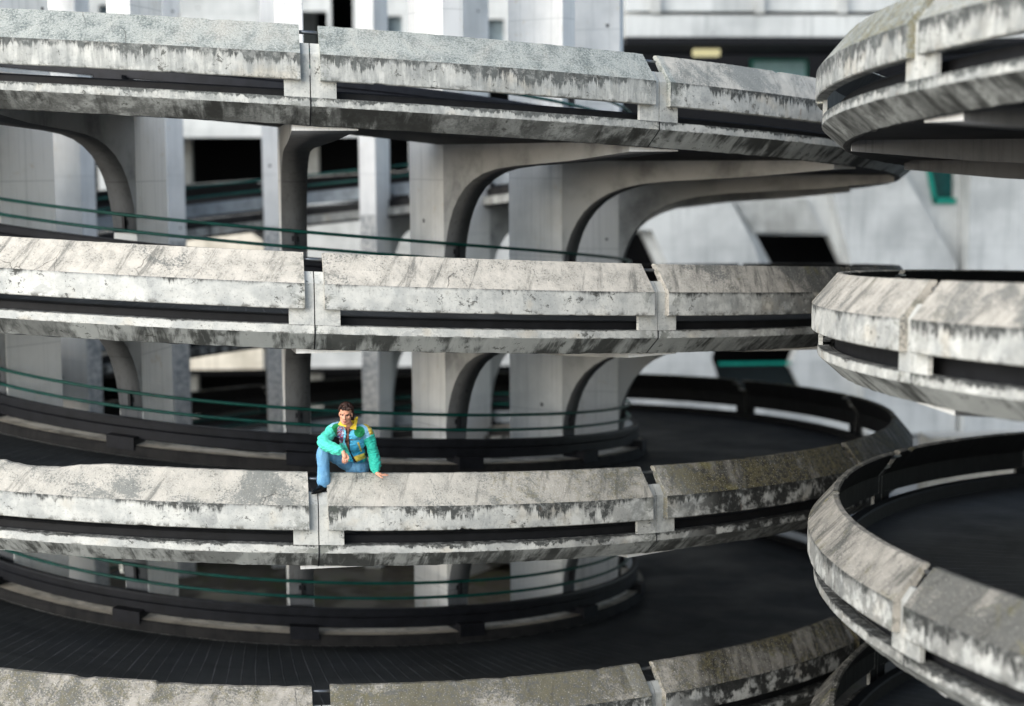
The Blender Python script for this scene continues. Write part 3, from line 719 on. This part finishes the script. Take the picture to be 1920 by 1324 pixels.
# left hand flat on the top arris
zt = -5.522
limb(bm, [WRL, (2.05, -11.515, zt+.030), (2.082, -11.525, zt+.022)], [.026, .024, .024])
blob(bm, (2.085, -11.525, zt+.020), (.042, .036, .016))
for i, (dy, ln) in enumerate(((-.027, .052), (-.009, .066), (.009, .070), (.026, .060))):
    b0 = Vector((2.11, -11.525+dy, zt+.020)); b1 = b0+Vector((ln*.5, dy*.15, .002)); b2 = b1+Vector((ln*.45, dy*.1, -.008))
    limb(bm, [b0, b1, b2], [.0095, .0085, .007], 8, 2)
limb(bm, [(2.06, -11.555, zt+.02), (2.085, -11.575, zt+.006), (2.11, -11.585, zt-.006)], [.012, .010, .008], 8, 2)
me = fuse(bm, .0046, 2, 'body')
SK, SKD = Vector(lin(214, 156, 128)), Vector(lin(160, 106, 86))
def skin(co, n):
    l = HM.transposed() @ (co-HC); c = SK.copy()
    if l.length < .17 and l.y > .03:
        ax = abs(l.x)
        if ((ax-.030)/.012)**2+((l.z-.006)/.0055)**2 < 1: c = Vector(lin(50, 34, 32)) if abs(ax-.030) < .006 else Vector(lin(150, 130, 122))
        elif .012 < ax < .048 and .021 < l.z < .030: c = Vector(lin(52, 33, 28))
        elif ((ax-.030)/.019)**2+((l.z-.009)/.012)**2 < 1: c = Vector(lin(150, 100, 82))
        elif ax < .021 and -.079 < l.z < -.060: c = Vector(lin(172, 100, 94)) if l.z < -.070 or l.z > -.066 else Vector(lin(90, 44, 42))
        elif ax < .028 and -.056 < l.z < -.044: c = SK*.6+SKD*.15
        elif l.z < -.085: c = SK*.5+SKD*.4
    elif co.z < -4.9 and co.z > -5.4 and n.y < .2: c = SKD.copy() if co.y > -11.6 and co.x > 1.6 and co.x < 1.8 else c  # chest inside the jacket opening: shade painted as darker skin
    c[3] = 1; return c
paint(me, skin)
body = link('body', me, [mat_paint('skin', .5, 40, .06, .4)], None, True); child_fix(body, man)

def jz(co):
    a = (co.x-1.67)*153.8+648; b = 777-(co.z+4.74)*153.8-(co.y+11.58)*.187*153.8
    return (a-600)*8.825, (b-750)*8.825
def inside(p, poly):
    x, y = p; r = False; j = len(poly)-1
    for i in range(len(poly)):
        if (poly[i][1] > y) != (poly[j][1] > y) and x < (poly[j][0]-poly[i][0])*(y-poly[i][1])/(poly[j][1]-poly[i][1])+poly[i][0]: r = not r
        j = i
    return r
bm = bmesh.new()
for c, r in (((1.725, -11.40, -5.00), (.195, .120, .095)), ((1.735, -11.345, -5.12), (.165, .122, .13)), ((1.755, -11.27, -5.27), (.138, .122, .12)), ((1.785, -11.22, -5.345), (.122, .115, .07))): blob(bm, c, r, n=24)
limb(bm, [(1.62, -11.42, -4.95), SHR, ((SHR[0]+ELR[0])/2-.01, -11.50, -5.0), ELR, (1.50, -11.665, -5.13), (1.585, -11.705, -5.15)], [.080, .076, .078, .080, .074, .066], 20)
limb(bm, [(1.585, -11.705, -5.15), (1.625, -11.725, -5.165)], [.066, .040], 18)
limb(bm, [(1.82, -11.40, -4.965), SHL, (1.965, -11.34, -5.12), ELL, (2.015, -11.40, -5.38), (2.02, -11.455, -5.435)], [.080, .077, .070, .072, .076, .064], 20)
limb(bm, [(2.02, -11.455, -5.435), (2.03, -11.485, -5.468)], [.060, .038], 18)
me = fuse(bm, .0065, 4, 'jacket')
warp(me, lambda c, n: c+n*(noise.noise(c*13)*.009+(1-abs(noise.noise(Vector((c.x*16, c.y*16, c.z*34))))*2)*.009-.006))   # creases of the padded cloth
OPEN = [(432, 455), (484, 470), (470, 600), (482, 860), (560, 990), (585, 1060), (545, 1060), (440, 800), (405, 700), (425, 600)]
def jcol(co, n):
    p = jz(co); x, y = p
    TQ, TQ2, BL, LB, YE, GR = lin(84, 220, 194), lin(48, 188, 166), lin(22, 140, 180), lin(140, 200, 232), lin(226, 198, 84), lin(30, 142, 84)
    front = n.y < .25
    dl = min((co-Vector(SHL)).length, (co-Vector(ELL)).length)
    if front:
        if inside(p, [(600, 705), (632, 700), (676, 852), (650, 862)]): return YE
        if inside(p, [(535, 945), (725, 880), (735, 965), (575, 1045)]): return YE
        if inside(p, [(280, 440), (330, 420), (385, 450), (385, 560), (360, 715), (285, 700), (265, 640)]):
            q = noise.noise(Vector((x/34, y/30, 3)))*.5+.5; cell = min(5, max(0, int(q*9)-2))
            return (lin(170, 50, 56), lin(150, 44, 50), lin(40, 84, 150), lin(160, 62, 66), lin(190, 200, 210), lin(60, 120, 170))[cell if y > 560 else (cell+2) % 6]
        if ((x-645)/88)**2+((y-528)/98)**2 < 1: return GR
        if inside(p, [(185, 440), (215, 395), (305, 370), (320, 430), (275, 560), (265, 590), (225, 520)]): return GR
        if inside(p, [(612, 300), (700, 330), (820, 410), (875, 560), (812, 585), (770, 450), (640, 345)]): return YE
        if inside(p, [(590, 330), (640, 345), (770, 450), (830, 600), (700, 665), (688, 600), (560, 450)]): return LB
        if inside(p, [(130, 440), (230, 330), (350, 290), (430, 420), (300, 372), (215, 395), (185, 440)]): return LB
        if inside(p, [(375, 440), (438, 430), (438, 760), (370, 740)]): return lin(120, 200, 226)
        if 455 < x < 715 and 440 < y < 950:
            ln = (math.sin((x+y)*.19) > .80) or (math.sin((x-y)*.19) > .80)
            t = min(1, max(0, (y-480)/380)); a, b = lin(96, 190, 226), lin(18, 138, 176)
            c = [a[i]*(1-t)+b[i]*t for i in range(3)]
            if ln: c = [min(1, q*1.45+.05) for q in c]
            return (*c, 1)
    elif y < 520 and 300 < x < 800: return YE
    if x < 470 and y > 330: return TQ
    if x > 690: return TQ2
    return BL
paint(me, jcol)
bm = bmesh.new(); bm.from_mesh(me)
bmesh.ops.delete(bm, geom=[f for f in bm.faces if f.normal.y < -.1 and inside(jz(f.calc_center_median()), OPEN)], context='FACES')
bm.to_mesh(me); bm.free()
jk = link('jacket', me, [mat_paint('nylon_jacket_cloth', .62, 30, .22, .25, .1)], None, True); child_fix(jk, man)
# zip edges, collar
bm = bmesh.new()
def jp(zx, zy, y): return (1.67+(600+zx/8.825-648)/153.8, y, -4.74-(750+zy/8.825-777)/153.8-(y+11.58)*.187)
limb(bm, [jp(484, 470, -11.525), jp(470, 600, -11.50), jp(482, 860, -11.42), jp(575, 1040, -11.355)], [.007]*4, 6); limb(bm, [jp(430, 470, -11.525), jp(420, 620, -11.50), jp(405, 700, -11.49)], [.006]*3, 6)
z_ = bm_obj('zip', bm, [simple('dark_zip', lin(30, 40, 48), .4)], None, True); child_fix(z_, jk)
bm = bmesh.new()
def flap(pts, th=.010):
    f_ = [bm.verts.new(p) for p in pts]; b_ = [bm.verts.new((p[0], p[1]+th, p[2])) for p in pts]
    bm.faces.new(f_); bm.faces.new(b_[::-1])
    for i in range(len(pts)): bm.faces.new((f_[i], b_[i], b_[(i+1) % len(pts)], f_[(i+1) % len(pts)]))
flap([jp(330, 345, -11.52), jp(295, 400, -11.535), jp(345, 425, -11.56), jp(430, 445, -11.57), jp(435, 420, -11.56), jp(385, 375, -11.54)])
flap([jp(590, 300, -11.48), jp(615, 345, -11.48), jp(600, 410, -11.53), jp(590, 495, -11.555), jp(492, 474, -11.57), jp(490, 460, -11.57), jp(555, 395, -11.55), jp(570, 300, -11.50)])
limb(bm, [jp(605, 290, -11.47), (1.77, -11.40, -4.855), (1.70, -11.36, -4.86), (1.63, -11.40, -4.88), jp(335, 360, -11.51)], [.016, .030, .032, .028, .014], 10)
bmesh.ops.recalc_face_normals(bm, faces=bm.faces)
cl = bm_obj('collar', bm, [simple('yellow_cloth', lin(228, 194, 58), .6, 0, .1)], None, False); child_fix(cl, jk)
# jeans
bm = bmesh.new()
for c, r in (((1.775, -11.14, -5.40), (.145, .115, .075)), ((1.77, -11.14, -5.47), (.15, .12, .10))): blob(bm, c, r, n=20)
limb(bm, [HIPR, ((HIPR[0]+KNR[0])/2, -11.33, -5.30), (1.40, -11.475, -5.20)], [.100, .092, .078], 20)
limb(bm, [(1.395, -11.485, -5.20), (1.385, -11.51, -5.24), (1.387, -11.505, -5.40), (1.385, -11.505, -5.575)], [.078, .080, .076, .086], 20)
limb(bm, [HIPL, KNL, (1.81, -11.15, -6.05), (1.82, -11.11, -6.25)], [.10, .080, .075, .085], 20)
me = fuse(bm, .0065, 3, 'jeans')
warp(me, lambda c, n: c+n*(noise.noise(Vector((c.x*20, c.y*12, c.z*5)))*.010+noise.noise(c*30)*.003))
def jean(co, n):
    q = noise.noise(co*9)*.5+.5; a, b = lin(132, 184, 218), lin(90, 148, 194)
    return (a[0]*q+b[0]*(1-q), a[1]*q+b[1]*(1-q), a[2]*q+b[2]*(1-q), 1)
paint(me, jean)
jn_ = link('jeans', me, [mat_paint('blue_denim', .85, 120, .25)], None, True); child_fix(jn_, man)
# boots
def boot(heel, toe, ank, sole):
    bm = bmesh.new(); h, t, a = Vector(heel), Vector(toe), Vector(ank); dd = (t-h)
    limb(bm, [h+Vector((0, 0, .045)), h+dd*.35+Vector((0, 0, .048)), h+dd*.7+Vector((0, 0, .036)), h+dd*.96+Vector((0, 0, .022))], [.040, .042, .034, .018], 14)
    limb(bm, [h+dd*.12+Vector((0, 0, .05)), a+Vector((0, 0, .03))], [.042, .043], 14)
    me = fuse(bm, .006, 3, 'boot')
    warp(me, lambda c, n: Vector((c.x, c.y, max(c.z, sole+.012))))
    o = link('boot', me, [simple('black_polished_leather', lin(16, 17, 20), .22, 0, .1)], None, True); child_fix(o, man)
    bm = bmesh.new(); s_ = dd.normalized().cross(Vector((0, 0, 1)))
    out = [(0-.03, .026), (.3, .034), (.7, .036), (.95, .022), (1.04, 0), (.95, -.022), (.7, -.036), (.3, -.034), (-.03, -.026), (-.10, 0)]
    lo_ = [bm.verts.new(Vector((*(h+dd*a_+s_*b_)[:2], sole+.001))) for a_, b_ in out]; hi_ = [bm.verts.new(Vector((*(h+dd*a_+s_*b_)[:2], sole+.02))) for a_, b_ in out]
    bm.faces.new(lo_[::-1]); bm.faces.new(hi_)
    for i in range(10): bm.faces.new((lo_[i], lo_[(i+1) % 10], hi_[(i+1) % 10], hi_[i]))
    sl_ = bm_obj('sole', bm, [simple('black_rubber', lin(14, 14, 15), .7)], None); child_fix(sl_, o)
boot((1.395, -11.49, -5.697), (1.255, -11.69, -5.697), (1.392, -11.50, -5.59), -5.697)
boot((1.83, -11.08, -6.345), (1.79, -11.33, -6.345), (1.82, -11.10, -6.25), -6.348)
# hair
bm = bmesh.new(); rr = random.Random(11)
for i in range(230):
    th = rr.uniform(0, 2*math.pi); zz = rr.uniform(-.35, 1)
    x, y, z = math.cos(th)*math.sqrt(1-zz*zz), math.sin(th)*math.sqrt(1-zz*zz), zz
    if y > .30 and z < .50: continue
    if z < .05 and y > -.1: continue
    P0 = hd(x*.079, -.020+y*.098, .040+z*.088)
    blob(bm, P0, (rr.uniform(.013, .022),)*3, n=8)
for i in range(26): blob(bm, hd(rr.uniform(.066, .088), rr.uniform(-.07, -.02), rr.uniform(-.085, .03)), (rr.uniform(.012, .018),)*3, n=8)
for i in range(20): blob(bm, hd(rr.uniform(-.07, .07), rr.uniform(-.11, -.08), rr.uniform(-.10, 0)), (rr.uniform(.014, .022),)*3, n=8)
for i in range(26): blob(bm, hd(rr.uniform(-.062, .066), rr.uniform(.055, .078), rr.uniform(.074, .11)), (rr.uniform(.010, .015),)*3, n=8)
me = fuse(bm, .005, 1, 'hair')
warp(me, lambda c, n: c+n*noise.noise(c*70)*.006)
ha = link('hair', me, [simple('dark_brown_curls', lin(58, 36, 28), .6, 0, .45)], None, True); child_fix(ha, body)
bm = bmesh.new()
for cx_, cz_ in ((1.673, -5.262), (1.694, -5.258)):
    tube_path(bm, [(cx_+.011*math.cos(a*math.pi/5), -11.784+.011*math.sin(a*math.pi/5), cz_) for a in range(11)], .0022, 6)
rg = bm_obj('ring', bm, [simple('silver', lin(210, 210, 214), .2, 1)], None, True); child_fix(rg, body)
